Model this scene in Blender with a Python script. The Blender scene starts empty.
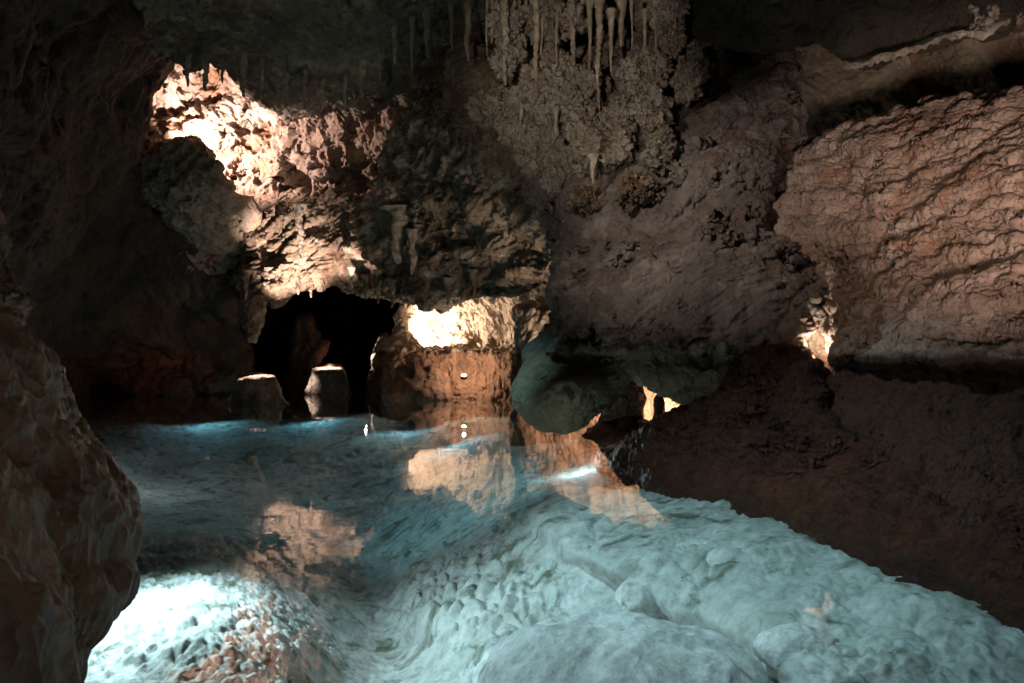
import bpy, math, random
import numpy as np
from mathutils import Vector
from concurrent.futures import ThreadPoolExecutor

F = 740.0          # focal length in pixels of a 1024 wide picture
HOR = 350.0        # row of the horizon
EYE = 1.2          # eye height above the pool, metres
SC = bpy.context.scene
COL = SC.collection
rng = random.Random(7)


def W(px, py, D):
    return np.array([(px - 512.0) * D / F, D, EYE + (HOR - py) * D / F])


# ------------------------------------------------------------------ noise
_g = np.array([[1, 1, 0], [-1, 1, 0], [1, -1, 0], [-1, -1, 0], [1, 0, 1], [-1, 0, 1], [1, 0, -1], [-1, 0, -1],
               [0, 1, 1], [0, -1, 1], [0, 1, -1], [0, -1, -1], [1, 1, 1], [-1, -1, 1], [1, -1, -1], [-1, 1, -1]], np.float32)


_gx, _gy, _gz = [np.ascontiguousarray(_g[:, i]) for i in range(3)]
POOL = ThreadPoolExecutor(4)


def _h(ix, iy, iz, seed):
    h = (ix.astype(np.uint32) * np.uint32(374761393) + iy.astype(np.uint32) * np.uint32(668265263)
         + iz.astype(np.uint32) * np.uint32(2147483647 - 9973) + np.uint32(seed * 1274126177 & 0xffffffff))
    h = (h ^ (h >> np.uint32(13))) * np.uint32(1274126177)
    h = (h ^ (h >> np.uint32(15))) * np.uint32(2246822519)
    return h ^ (h >> np.uint32(16))


def _pn(p, seed):
    i0 = np.floor(p).astype(np.int32)
    f = p - i0
    u = f * f * f * (f * (f * 6 - 15) + 10)
    c1 = i0.astype(np.uint32)
    hx = [c1[:, 0] * np.uint32(374761393), (c1[:, 0] + np.uint32(1)) * np.uint32(374761393)]
    hy = [c1[:, 1] * np.uint32(668265263), (c1[:, 1] + np.uint32(1)) * np.uint32(668265263)]
    s0 = np.uint32(seed * 1274126177 & 0xffffffff)
    hz = [c1[:, 2] * np.uint32(2147473675) + s0, (c1[:, 2] + np.uint32(1)) * np.uint32(2147473675) + s0]
    fx, fy, fz = [f[:, 0], f[:, 0] - 1], [f[:, 1], f[:, 1] - 1], [f[:, 2], f[:, 2] - 1]
    wx, wy, wz = [1 - u[:, 0], u[:, 0]], [1 - u[:, 1], u[:, 1]], [1 - u[:, 2], u[:, 2]]
    out = np.zeros(len(p), np.float32)
    for dx in (0, 1):
        for dy in (0, 1):
            hxy = hx[dx] + hy[dy]
            wxy = wx[dx] * wy[dy]
            for dz in (0, 1):
                h = hxy + hz[dz]
                h = (h ^ (h >> np.uint32(13))) * np.uint32(1274126177)
                h = (h ^ (h >> np.uint32(15))) * np.uint32(2246822519)
                h = (h ^ (h >> np.uint32(16))) & np.uint32(15)
                out += wxy * wz[dz] * (_gx[h] * fx[dx] + _gy[h] * fy[dy] + _gz[h] * fz[dz])
    return out


def _chunks(fn, p, seed, n=40000):
    p = np.ascontiguousarray(p, np.float32)
    if len(p) <= n:
        return [fn(p, seed)]
    return list(POOL.map(lambda i: fn(p[i:i + n], seed), range(0, len(p), n)))


def pn(p, seed=0):
    """gradient noise, about -1..1, p is (n,3)"""
    return np.concatenate(_chunks(_pn, p, seed))


def fbm(p, octs=4, seed=0, gain=0.5):
    o = 0
    a = 1.0
    for k in range(octs):
        o = o + a * pn(p * (2.03 ** k) + k * 17.3, seed + k)
        a *= gain
    return o


def ridged(p, octs=4, seed=0, gain=0.5):
    o = 0
    a = 1.0
    for k in range(octs):
        o = o + a * (1 - 2.2 * np.abs(pn(p * (2.07 ** k) + k * 9.1, seed + k)))
        a *= gain
    return o


def worley(p, seed=0):
    """F1 and F2 distances"""
    r = _chunks(_wl, p, seed, 20000)
    return np.concatenate([a for a, b in r]), np.concatenate([b for a, b in r])


def _wl(p, seed):
    i0 = np.floor(p).astype(np.int32)
    f1 = np.full(len(p), 9.0, np.float32)
    f2 = np.full(len(p), 9.0, np.float32)
    for dx in (-1, 0, 1):
        for dy in (-1, 0, 1):
            for dz in (-1, 0, 1):
                c = i0 + np.array([dx, dy, dz], np.int32)
                h = _h(c[:, 0], c[:, 1], c[:, 2], seed)
                q = np.stack([(h & np.uint32(1023)), ((h >> np.uint32(10)) & np.uint32(1023)), ((h >> np.uint32(20)) & np.uint32(1023))], 1).astype(np.float32) * np.float32(1 / 1023.0)
                d = np.sqrt((((c + q) - p) ** 2).sum(1))
                f2 = np.minimum(f2, np.maximum(f1, d))
                f1 = np.minimum(f1, d)
    return f1, f2


def sstep(a, b, x):
    t = np.clip((x - a) / (b - a), 0, 1)
    return t * t * (3 - 2 * t)


# ------------------------------------------------------------------ interpolation of depths
def tps(pts, log=True):
    a = np.array(pts, float)
    xy = a[:, :2] / 300.0
    v = np.log(a[:, 2]) if log else a[:, 2]
    n = len(a)

    def k(r2):
        return np.where(r2 > 1e-12, r2 * np.log(np.maximum(r2, 1e-12)), 0.0)
    d2 = ((xy[:, None] - xy[None]) ** 2).sum(2)
    A = np.zeros((n + 3, n + 3))
    A[:n, :n] = k(d2) + np.eye(n) * 0.02
    A[:n, n] = 1
    A[:n, n + 1:] = xy
    A[n, :n] = 1
    A[n + 1:, :n] = xy.T
    b = np.zeros(n + 3)
    b[:n] = v
    s = np.linalg.solve(A, b)
    lo, hi = v.min() - (0.12 if log else 0.25), v.max() + (0.12 if log else 0.1)

    def f(X, Y):
        q = np.stack([X.ravel(), Y.ravel()], 1) / 300.0
        r = k(((q[:, None] - xy[None]) ** 2).sum(2)) @ s[:n] + s[n] + q @ s[n + 1:]
        r = np.clip(r, lo, hi)
        if log:
            r = np.exp(r)
        return r.reshape(X.shape)
    return f


def poly_sd(poly, X, Y):
    p = np.array(poly, float)
    x = X.ravel()
    y = Y.ravel()
    best = np.full(x.shape, 1e18)
    ins = np.zeros(x.shape, bool)
    for a, b in zip(p, np.roll(p, -1, 0)):
        e = b - a
        t = np.clip(((x - a[0]) * e[0] + (y - a[1]) * e[1]) / max(e @ e, 1e-9), 0, 1)
        best = np.minimum(best, (x - a[0] - t * e[0]) ** 2 + (y - a[1] - t * e[1]) ** 2)
        c = (a[1] > y) != (b[1] > y)
        if abs(e[1]) > 1e-9:
            ins ^= c & (x < a[0] + (y - a[1]) / e[1] * e[0])
    d = np.sqrt(best)
    return np.where(ins, -d, d).reshape(X.shape)


def smax(a, b, k):
    h = np.maximum(k - np.abs(a - b), 0) / k
    return np.maximum(a, b) + h * h * k * 0.25


def smin(a, b, k):
    return -smax(-a, -b, k)


# ------------------------------------------------------------------ meshes
def link_mesh(name, V, Q, mat, parent=None, smooth=True):
    me = bpy.data.meshes.new(name)
    Q = np.asarray(Q, np.int32)
    n = Q.shape[1]
    me.vertices.add(len(V))
    me.vertices.foreach_set('co', np.ascontiguousarray(V, np.float32).ravel())
    me.loops.add(Q.size)
    me.loops.foreach_set('vertex_index', Q.ravel())
    me.polygons.add(len(Q))
    me.polygons.foreach_set('loop_start', np.arange(0, Q.size, n, dtype=np.int32))
    me.update(calc_edges=True)
    if smooth:
        me.shade_smooth()
    o = bpy.data.objects.new(name, me)
    COL.objects.link(o)
    if mat:
        me.materials.append(mat)
    if parent:
        o.parent = parent
    return o


def get_vn(me):
    n = len(me.vertices)
    co = np.empty(n * 3, np.float32)
    me.vertices.foreach_get('co', co)
    no = np.empty(n * 3, np.float32)
    me.vertex_normals.foreach_get('vector', no)
    return co.reshape(-1, 3), no.reshape(-1, 3)


def subdivide(V, Q, smooth=2):
    """one level of quad subdivision followed by Laplacian smoothing"""
    n = len(V)
    e = np.stack([Q, np.roll(Q, -1, 1)], 2).reshape(-1, 2)
    e.sort(axis=1)
    key = e[:, 0].astype(np.int64) * n + e[:, 1]
    uk, inv = np.unique(key, return_inverse=True)
    ea, eb = uk // n, uk % n
    ei = n + inv.reshape(-1, 4)
    fi = n + len(uk) + np.arange(len(Q))
    V2 = np.concatenate([V, (V[ea] + V[eb]) / 2, V[Q].mean(1)])
    Q2 = np.concatenate([np.stack([Q[:, k], ei[:, k], fi, ei[:, k - 1]], 1) for k in range(4)])
    q = Q2.ravel()
    q1 = np.roll(Q2, -1, 1).ravel()
    m = len(V2)
    cnt = np.bincount(q, minlength=m) + np.bincount(q1, minlength=m)
    for _ in range(smooth):
        av = np.stack([(np.bincount(q, V2[q1, k], m) + np.bincount(q1, V2[q, k], m)) / np.maximum(cnt, 1) for k in range(3)], 1)
        V2 = .4 * V2 + .6 * av
    return V2, Q2


def displace(o, fn):
    co, no = get_vn(o.data)
    d = fn(co, no)
    co = co + (no * d[:, None] if d.ndim == 1 else d)
    o.data.vertices.foreach_set('co', np.ascontiguousarray(co, np.float32).ravel())
    o.data.update()


def tag(o, label=None, cat=None, group=None, kind=None):
    if label:
        o['label'] = label
    if cat:
        o['category'] = cat
    if group:
        o['group'] = group
    if kind:
        o['kind'] = kind
    return o


_corn = np.array([[i, j, k] for i in (0, 1) for j in (0, 1) for k in (0, 1)])
_edges = [(a, b) for a in range(8) for b in range(a + 1, 8) if np.abs(_corn[a] - _corn[b]).sum() == 1]


def surface_nets(Fv):
    s = Fv < 0
    nx, ny, nz = Fv.shape
    cnt = np.zeros((nx - 1, ny - 1, nz - 1), np.int8)
    for c in _corn:
        cnt += s[c[0]:nx - 1 + c[0], c[1]:ny - 1 + c[1], c[2]:nz - 1 + c[2]]
    act = (cnt > 0) & (cnt < 8)
    idx = np.argwhere(act)
    ids = np.full(act.shape, -1, np.int64)
    ids[act] = np.arange(len(idx))
    vals = np.stack([Fv[idx[:, 0] + c[0], idx[:, 1] + c[1], idx[:, 2] + c[2]] for c in _corn], 1)
    acc = np.zeros((len(idx), 3))
    n = np.zeros(len(idx))
    for a, b in _edges:
        va, vb = vals[:, a], vals[:, b]
        m = (va < 0) != (vb < 0)
        t = np.where(m, va / np.where(m, va - vb, 1), 0)
        p = _corn[a] + t[:, None] * (_corn[b] - _corn[a])
        acc += p * m[:, None]
        n += m
    V = idx + acc / n[:, None]
    quads = []
    for ax in range(3):
        o1, o2 = (ax + 1) % 3, (ax + 2) % 3
        sl0 = [slice(None)] * 3
        sl1 = [slice(None)] * 3
        sl0[ax] = slice(0, -1)
        sl1[ax] = slice(1, None)
        ch = s[tuple(sl0)] != s[tuple(sl1)]
        e = np.argwhere(ch)
        dims = act.shape
        ok = (e[:, o1] > 0) & (e[:, o2] > 0) & (e[:, o1] < dims[o1]) & (e[:, o2] < dims[o2])
        e = e[ok]
        flip = s[e[:, 0], e[:, 1], e[:, 2]]
        q = []
        for d1, d2 in ((0, 0), (-1, 0), (-1, -1), (0, -1)):
            c = e.copy()
            c[:, o1] += d1
            c[:, o2] += d2
            q.append(ids[c[:, 0], c[:, 1], c[:, 2]])
        q = np.stack(q, 1)
        q[~flip] = q[~flip][:, ::-1]
        quads.append(q)
    return V, np.concatenate(quads)


def rock(name, poly, ctrl, mat, thick=1.5, rnd=0.3, lf=0.25, lw=1.6, step=4, sub=1, disp=None, seed=0, fmod=None,
         tmod=None, adds=(), cuts=(), edge=0.0):
    """a solid mass of rock: outline seen from the path, real depth and thickness, displaced by 3-D noise"""
    P = np.array(poly, float)
    mg = 4 * step + 10
    front = tps(ctrl)
    xs = np.arange(P[:, 0].min() - mg, P[:, 0].max() + mg, step)
    ys = np.arange(P[:, 1].min() - mg, P[:, 1].max() + mg, step)
    X, Y = np.meshgrid(xs, ys, indexing='ij')
    sd = poly_sd(P, X, Y)
    fr = front(X, Y)
    if fmod:
        fr = fr + fmod(X, Y)
    th = thick if tmod is None else tmod(X, Y)
    inn = sd < 3
    lo = fr[inn].min() - 2.5 * lf - 0.15
    hi = (fr + th)[inn].max() + 2.5 * lf + 0.15
    for (ax, ay, aD, *r) in adds:
        lo = min(lo, aD - max(r) - .3)
    ls = np.arange(math.log(max(lo, .4)), math.log(hi), step / F)
    Dz = np.exp(ls)[None, None, :]
    a = sd[:, :, None] * Dz / F
    f = smax(a, fr[:, :, None] - Dz, rnd)
    f = smax(f, Dz - (fr + th)[:, :, None] if not np.isscalar(th) else Dz - (fr[:, :, None] + th), rnd)
    band = np.abs(f) < 3.0 * lf + 0.3
    bi = np.argwhere(band)
    D = Dz[0, 0, bi[:, 2]]
    wp = np.stack([(xs[bi[:, 0]] - 512) * D / F, D, EYE + (HOR - ys[bi[:, 1]]) * D / F], 1)
    fv = f[band]
    for (ax, ay, aD, rx, ry, rz) in adds:
        c = W(ax, ay, aD)
        r = np.array([rx, ry, rz])
        q = (np.sqrt((((wp - c) / r) ** 2).sum(1)) - 1) * min(rx, ry, rz)
        fv = smin(fv, q, 0.15)
    for (ax, ay, aD, rx, ry, rz) in cuts:
        c = W(ax, ay, aD)
        r = np.array([rx, ry, rz])
        q = (np.sqrt((((wp - c) / r) ** 2).sum(1)) - 1) * min(rx, ry, rz)
        fv = smax(fv, -q, 0.15)
    nz = lf * (pn(wp / lw, seed) * 1.2 + 0.55 * pn(wp / (lw * 0.43) + 5, seed + 1))
    f[band] = fv + nz
    V, Q = surface_nets(f)
    gx = xs[0] + V[:, 0] * step
    gy = ys[0] + V[:, 1] * step
    D = np.exp(ls[0] + V[:, 2] * step / F)
    V = np.stack([(gx - 512) * D / F, D, EYE + (HOR - gy) * D / F], 1)
    if sub:
        # only what can be seen from the path is refined; backs and far-off parts stay coarse
        c4 = V[Q]
        nrm = np.cross(c4[:, 2] - c4[:, 0], c4[:, 3] - c4[:, 1])
        cen = c4.mean(1)
        vw = cen - np.array([0, 0, EYE])
        cs = (nrm * vw).sum(1) / (np.linalg.norm(nrm, axis=1) * np.linalg.norm(vw, axis=1) + 1e-12)
        ppx = 512 + F * cen[:, 0] / cen[:, 1]
        ppy = HOR - F * (cen[:, 2] - EYE) / cen[:, 1]
        vis = (cs < .3) & (ppx > -40) & (ppx < 1064) & (ppy > -40) & (ppy < 720)
        Qb = Q[~vis]
        V2, Q2 = V, Q[vis]
        for _ in range(sub):
            V2, Q2 = subdivide(V2, Q2)
        if len(Qb):
            Qb = Qb + len(V2)
            V2 = np.concatenate([V2, V])
            Q2 = np.concatenate([Q2, Qb])
        used = np.zeros(len(V2), bool)
        used[Q2] = True
        rm = np.cumsum(used) - 1
        V, Q = V2[used], rm[Q2]
    o = link_mesh(name, V, Q, mat)
    if disp:
        for fn in (disp if isinstance(disp, (list, tuple)) else [disp]):
            displace(o, fn)
    return o


# ------------------------------------------------------------------ displacement styles
def d_rough(w, amp, seed=0, octs=5):
    def fn(p, n):
        q = p + 0.25 * w * np.stack([pn(p / w * 1.7 + 3, seed + 31), pn(p / w * 1.7 + 8, seed + 32), pn(p / w * 1.7 + 13, seed + 33)], 1)
        return amp * (0.75 * fbm(q / w, octs, seed, 0.55) + 0.35 * ridged(q / (w * 0.8), octs - 1, seed + 7, 0.5) - 0.25)
    return fn


def below(fn, z0=1.18, k=.3):
    # smoother rock below the old water level
    def g(p, n):
        d = fn(p, n)
        return d * (k + (1 - k) * sstep(z0 - .03, z0 + .05, p[:, 2]))
    return g


def above(fn, z0=.06):
    def g(p, n):
        return fn(p, n) * sstep(z0, z0 + .14, p[:, 2])
    return g


def d_pits(w, amp, seed=0, cover=0.1):
    def fn(p, n):
        f1, f2 = worley(p / w + 0.35 * np.stack([pn(p / w * 2, 91), pn(p / w * 2, 92), pn(p / w * 2, 93)], 1), seed)
        m = sstep(cover, cover + 0.25, pn(p / (w * 2.8), seed + 5) + 0.2)
        return -amp * m * sstep(0.55, 0.15, f1)
    return fn


def d_popcorn(w, amp, seed=0, m0=None):
    def fn(p, n):
        f1, f2 = worley(p / w, seed)
        g1, g2 = worley(p / (w * 0.42), seed + 3)
        r = amp * (np.sqrt(np.clip((f2 - f1) * 1.5, 0, 1)) + 0.4 * np.sqrt(np.clip((g2 - g1) * 1.5, 0, 1)) - 0.8)
        if m0 is not None:
            r = r * sstep(m0, m0 + 0.3, pn(p / (w * 5), seed + 11))
        return r
    return fn


def d_strata(w, amp, seed=0, tilt=(0.16, -0.05, 1.0)):
    t = np.array(tilt) / np.linalg.norm(tilt)

    def fn(p, n):
        h = p @ t + 0.35 * w * fbm(p / (w * 2.2), 3, seed)
        q = np.stack([p[:, 0] * 0.55 / w, p[:, 1] * 0.55 / w, h * 3.2 / w], 1)
        s = ridged(q, 5, seed + 2, 0.58)
        q2 = np.stack([p[:, 0] * 1.3 / w, p[:, 1] * 1.3 / w, h * 5.0 / w], 1)
        return amp * (0.5 * s + 0.5 * fbm(q2, 4, seed + 9, 0.55) - 0.3)
    return fn


def d_flutes(w, amp, seed=0, lean=0.0):
    def fn(p, n):
        q = np.stack([(p[:, 0] + lean * p[:, 2]) / w, p[:, 1] / w, p[:, 2] * 0.16 / w], 1)
        q = q + 0.25 * pn(p / (w * 2), seed + 4)[:, None]
        return amp * (0.8 * ridged(q, 4, seed, 0.55) - 0.3)
    return fn


# ------------------------------------------------------------------ materials
def nodes(name):
    m = bpy.data.materials.new(name)
    m.use_nodes = True
    nt = m.node_tree
    nt.nodes.clear()
    return m, nt


def add(nt, typ, **kw):
    n = nt.nodes.new(typ)
    for k, v in kw.items():
        if k.startswith('_'):
            n.inputs[k[1:]].default_value = v
        else:
            setattr(n, k, v)
    return n


def ramp(nt, stops):
    n = nt.nodes.new('ShaderNodeValToRGB')
    cr = n.color_ramp
    while len(cr.elements) < len(stops):
        cr.elements.new(0.5)
    for e, (p, c) in zip(cr.elements, stops):
        e.position = p
        e.color = (*c, 1) if len(c) == 3 else c
    return n


def mixc(nt, blend, fac, a, b):
    n = nt.nodes.new('ShaderNodeMix')
    n.data_type = 'RGBA'
    n.blend_type = blend
    for sock, v in ((n.inputs['Factor'], fac), (n.inputs[6], a), (n.inputs[7], b)):
        if hasattr(v, 'links') or isinstance(v, bpy.types.NodeSocket):
            nt.links.new(v, sock)
        else:
            sock.default_value = v if not isinstance(v, tuple) or len(v) == 4 else (*v, 1)
    return n.outputs[2]


def rock_mat(name, cols, rust=None, stain=None, s=1.0, bump=0.03, rough=(0.55, 0.95), fine=1.0, white=None):
    m, nt = nodes(name)
    L = nt.links.new
    geo = add(nt, 'ShaderNodeNewGeometry')
    pos = geo.outputs['Position']

    def noise(scale, detail=8, r=0.6, dist=0.0):
        n = add(nt, 'ShaderNodeTexNoise', _Scale=scale * s, _Detail=detail, _Roughness=r, _Distortion=dist)
        L(pos, n.inputs['Vector'])
        return n
    n1 = noise(0.9, 9, 0.62, 0.6)
    r1 = ramp(nt, [(0.32, cols[0]), (0.5, cols[1]), (0.68, cols[2])])
    L(n1.outputs['Fac'], r1.inputs[0])
    c = r1.outputs[0]
    n2 = noise(5.5, 10, 0.7)
    r2 = ramp(nt, [(0.3, (0.42, 0.40, 0.38)), (0.5, (0.9, 0.9, 0.9)), (0.72, (1.25, 1.22, 1.2))])
    L(n2.outputs['Fac'], r2.inputs[0])
    c = mixc(nt, 'MULTIPLY', 0.85, c, r2.outputs[0])
    if rust:
        n3 = noise(1.7, 6, 0.6, 1.2)
        r3 = ramp(nt, [(0.52, (0, 0, 0)), (0.66, (1, 1, 1))])
        L(n3.outputs['Fac'], r3.inputs[0])
        c = mixc(nt, 'MIX', r3.outputs[0], c, rust)
    if white:
        n5 = noise(2.3, 8, 0.65, 0.3)
        r5 = ramp(nt, [(0.54, (0, 0, 0)), (0.66, (1, 1, 1))])
        L(n5.outputs['Fac'], r5.inputs[0])
        c = mixc(nt, 'MIX', r5.outputs[0], c, white)
    if stain:
        # old water level: iron stain on everything below it
        sep = add(nt, 'ShaderNodeSeparateXYZ')
        L(pos, sep.inputs[0])
        n4 = noise(3.0, 5, 0.6)
        ma = add(nt, 'ShaderNodeMath', operation='MULTIPLY_ADD')
        L(n4.outputs['Fac'], ma.inputs[0])
        ma.inputs[1].default_value = 0.12
        L(sep.outputs['Z'], ma.inputs[2])
        mr = add(nt, 'ShaderNodeMapRange')
        L(ma.outputs[0], mr.inputs['Value'])
        mr.inputs['From Min'].default_value = 1.2
        mr.inputs['From Max'].default_value = 1.26
        mr.inputs['To Min'].default_value = 1
        mr.inputs['To Max'].default_value = 0
        st = mixc(nt, 'MULTIPLY', 0.8, stain, r2.outputs[0])
        c = mixc(nt, 'MIX', mr.outputs[0], c, st)
    b = add(nt, 'ShaderNodeBsdfPrincipled')
    L(c, b.inputs['Base Color'])
    rr = add(nt, 'ShaderNodeMapRange')
    L(n2.outputs['Fac'], rr.inputs['Value'])
    rr.inputs['From Min'].default_value = 0.3
    rr.inputs['From Max'].default_value = 0.7
    rr.inputs['To Min'].default_value = rough[0]
    rr.inputs['To Max'].default_value = rough[1]
    L(rr.outputs[0], b.inputs['Roughness'])
    b.inputs['Specular IOR Level'].default_value = 0.35
    nb = noise(9 * fine, 12, 0.72, 0.4)
    nv = add(nt, 'ShaderNodeTexVoronoi', _Scale=22 * s * fine)
    L(pos, nv.inputs['Vector'])
    b1 = add(nt, 'ShaderNodeBump', _Strength=1.0, _Distance=bump * 2.5)
    L(nb.outputs['Fac'], b1.inputs['Height'])
    b2 = add(nt, 'ShaderNodeBump', _Strength=0.6, _Distance=bump * 0.5)
    L(nv.outputs['Distance'], b2.inputs['Height'])
    L(b1.outputs[0], b2.inputs['Normal'])
    L(b2.outputs[0], b.inputs['Normal'])
    o = add(nt, 'ShaderNodeOutputMaterial')
    L(b.outputs[0], o.inputs[0])
    return m


BROWN = (0.085, 0.036, 0.019)
M = {}
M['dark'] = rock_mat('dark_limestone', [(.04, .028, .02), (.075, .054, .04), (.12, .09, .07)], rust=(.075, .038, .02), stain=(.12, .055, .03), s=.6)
M['ceiling'] = rock_mat('ceiling_limestone', [(.09, .075, .055), (.17, .145, .11), (.26, .23, .18)], rust=(.15, .085, .05), white=(.32, .28, .22), s=.7)
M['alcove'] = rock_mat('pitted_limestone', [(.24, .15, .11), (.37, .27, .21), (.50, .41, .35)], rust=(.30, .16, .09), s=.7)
M['arch'] = rock_mat('crusted_limestone', [(.10, .08, .055), (.22, .17, .12), (.36, .28, .20)], rust=(.17, .10, .06), white=(.42, .34, .26), stain=(.14, .065, .035), s=.9)
M['ledge'] = rock_mat('curtain_flowstone', [(.34, .25, .18), (.45, .35, .26), (.54, .44, .34)], stain=(.22, .115, .065), s=.8)
M['buttress'] = rock_mat('grey_limestone', [(.11, .09, .075), (.19, .16, .14), (.30, .26, .225)], rust=(.17, .115, .08), white=(.34, .29, .25), stain=(.20, .155, .095), s=1.0)
M['strata'] = rock_mat('red_strata', [(.27, .185, .145), (.41, .31, .25), (.54, .45, .38)], rust=(.28, .16, .105), stain=(.06, .024, .011), s=1.2)
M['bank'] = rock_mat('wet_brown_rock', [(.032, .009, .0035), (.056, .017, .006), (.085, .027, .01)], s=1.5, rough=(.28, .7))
M['near'] = rock_mat('smooth_flowstone', [(.13, .085, .055), (.21, .15, .105), (.33, .25, .185)], rust=(.16, .095, .055), s=2.2, bump=.004, fine=1.3, rough=(.3, .7))
M['boulder'] = rock_mat('grey_boulder', [(.22, .175, .13), (.32, .265, .2), (.40, .34, .27)], s=.8, bump=.02)
M['calcite'] = rock_mat('calcite_crust', [(.30, .255, .20), (.44, .385, .315), (.60, .54, .46)], rust=(.30, .2, .13), s=2.0, fine=1.2)
M['stalactite'] = rock_mat('stalactite_calcite', [(.24, .19, .14), (.36, .30, .22), (.5, .43, .33)], s=2.5, bump=.012, rough=(.4, .8))
M['island'] = rock_mat('island_rock', [(.06, .035, .02), (.11, .07, .05), (.22, .16, .12)], s=1.5)
M['reddish'] = rock_mat('red_brown_rock', [(.10, .045, .025), (.17, .085, .05), (.24, .13, .085)], s=1.0)
M['bed'] = rock_mat('pool_calcite', [(.40, .42, .38), (.56, .58, .55), (.68, .70, .68)], rust=(.13, .145, .10), s=1.5, bump=.006, rough=(.6, .95))
M['black'] = rock_mat('dark_ceiling_rock', [(.028, .022, .016), (.05, .04, .03), (.085, .07, .052)], s=.8)
M['whitecalc'] = rock_mat('white_calcite', [(.66, .67, .65), (.75, .76, .74), (.82, .83, .8)], s=1.8, bump=.008, rough=(.6, .95))


def simple(name, col, rough=.5, metal=0.0, emit=None, es=0.0):
    m, nt = nodes(name)
    b = add(nt, 'ShaderNodeBsdfPrincipled')
    n = add(nt, 'ShaderNodeTexNoise', _Scale=40.0, _Detail=4.0)
    r = ramp(nt, [(.3, tuple(c * .7 for c in col)), (.7, col)])
    nt.links.new(n.outputs['Fac'], r.inputs[0])
    nt.links.new(r.outputs[0], b.inputs['Base Color'])
    b.inputs['Roughness'].default_value = rough
    b.inputs['Metallic'].default_value = metal
    if emit:
        b.inputs['Emission Color'].default_value = (*emit, 1)
        b.inputs['Emission Strength'].default_value = es
    o = add(nt, 'ShaderNodeOutputMaterial')
    nt.links.new(b.outputs[0], o.inputs[0])
    return m


M['metal'] = simple('black_metal', (.03, .03, .03), .5, .6)
M['glow'] = simple('lamp_glass', (.8, .7, .5), .3, 0, (1, .72, .42), 25)


def water_mat():
    m, nt = nodes('pool_water')
    L = nt.links.new
    geo = add(nt, 'ShaderNodeNewGeometry')
    n1 = add(nt, 'ShaderNodeTexNoise', _Scale=1.6, _Detail=4.0, _Roughness=.5)
    L(geo.outputs['Position'], n1.inputs['Vector'])
    bp = add(nt, 'ShaderNodeBump', _Strength=.35, _Distance=.007)
    L(n1.outputs['Fac'], bp.inputs['Height'])
    # Schlick reflectance, the same from above and below the surface
    dt = add(nt, 'ShaderNodeVectorMath', operation='DOT_PRODUCT')
    L(geo.outputs['Incoming'], dt.inputs[0])
    L(bp.outputs[0], dt.inputs[1])
    ab = add(nt, 'ShaderNodeMath', operation='ABSOLUTE')
    L(dt.outputs['Value'], ab.inputs[0])
    om = add(nt, 'ShaderNodeMath', operation='SUBTRACT', use_clamp=True)
    om.inputs[0].default_value = 1.0
    L(ab.outputs[0], om.inputs[1])
    pw = add(nt, 'ShaderNodeMath', operation='POWER')
    L(om.outputs[0], pw.inputs[0])
    pw.inputs[1].default_value = 5.0
    fr = add(nt, 'ShaderNodeMath', operation='MULTIPLY_ADD')
    L(pw.outputs[0], fr.inputs[0])
    fr.inputs[1].default_value = .98
    fr.inputs[2].default_value = .02
    tr = add(nt, 'ShaderNodeBsdfTransparent', _Color=(.86, .97, .98, 1))
    gl = add(nt, 'ShaderNodeBsdfGlossy', _Roughness=.012)
    gl.inputs['Color'].default_value = (1, 1, 1, 1)
    L(bp.outputs[0], gl.inputs['Normal'])
    mx = add(nt, 'ShaderNodeMixShader')
    L(fr.outputs[0], mx.inputs[0])
    L(tr.outputs[0], mx.inputs[1])
    L(gl.outputs[0], mx.inputs[2])
    o = add(nt, 'ShaderNodeOutputMaterial')
    L(mx.outputs[0], o.inputs[0])
    return m


M['water'] = water_mat()

# ------------------------------------------------------------------ setting: cave shell, pool bed, water
def shell():
    nu, nv = 150, 90
    V = []
    u = np.linspace(0, 2 * math.pi, nu, endpoint=False)
    v = np.linspace(0.02, math.pi - 0.02, nv)
    U, Vv = np.meshgrid(u, v, indexing='ij')
    e = 0.6
    sp = lambda t: np.sign(t) * np.abs(t) ** e
    P = np.stack([19 * sp(np.cos(U)) * sp(np.sin(Vv)), 13 + 19 * sp(np.sin(U)) * sp(np.sin(Vv)), 3.5 + 7.0 * sp(np.cos(Vv))], 2).reshape(-1, 3)
    i = np.arange(nu)[:, None] * nv + np.arange(nv - 1)[None]
    j = ((np.arange(nu) + 1) % nu)[:, None] * nv + np.arange(nv - 1)[None]
    Q = np.stack([i, j, j + 1, i + 1], 2).reshape(-1, 4)
    c = np.array([0, 13, 3.5])
    n = (P - c) / np.linalg.norm(P - c, axis=1)[:, None]
    P = P + n * (0.9 * fbm(P / 4.0, 5, 77))[:, None]
    return tag(link_mesh('cave_wall', P, Q, M['dark']), kind='structure')


shell()


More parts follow.
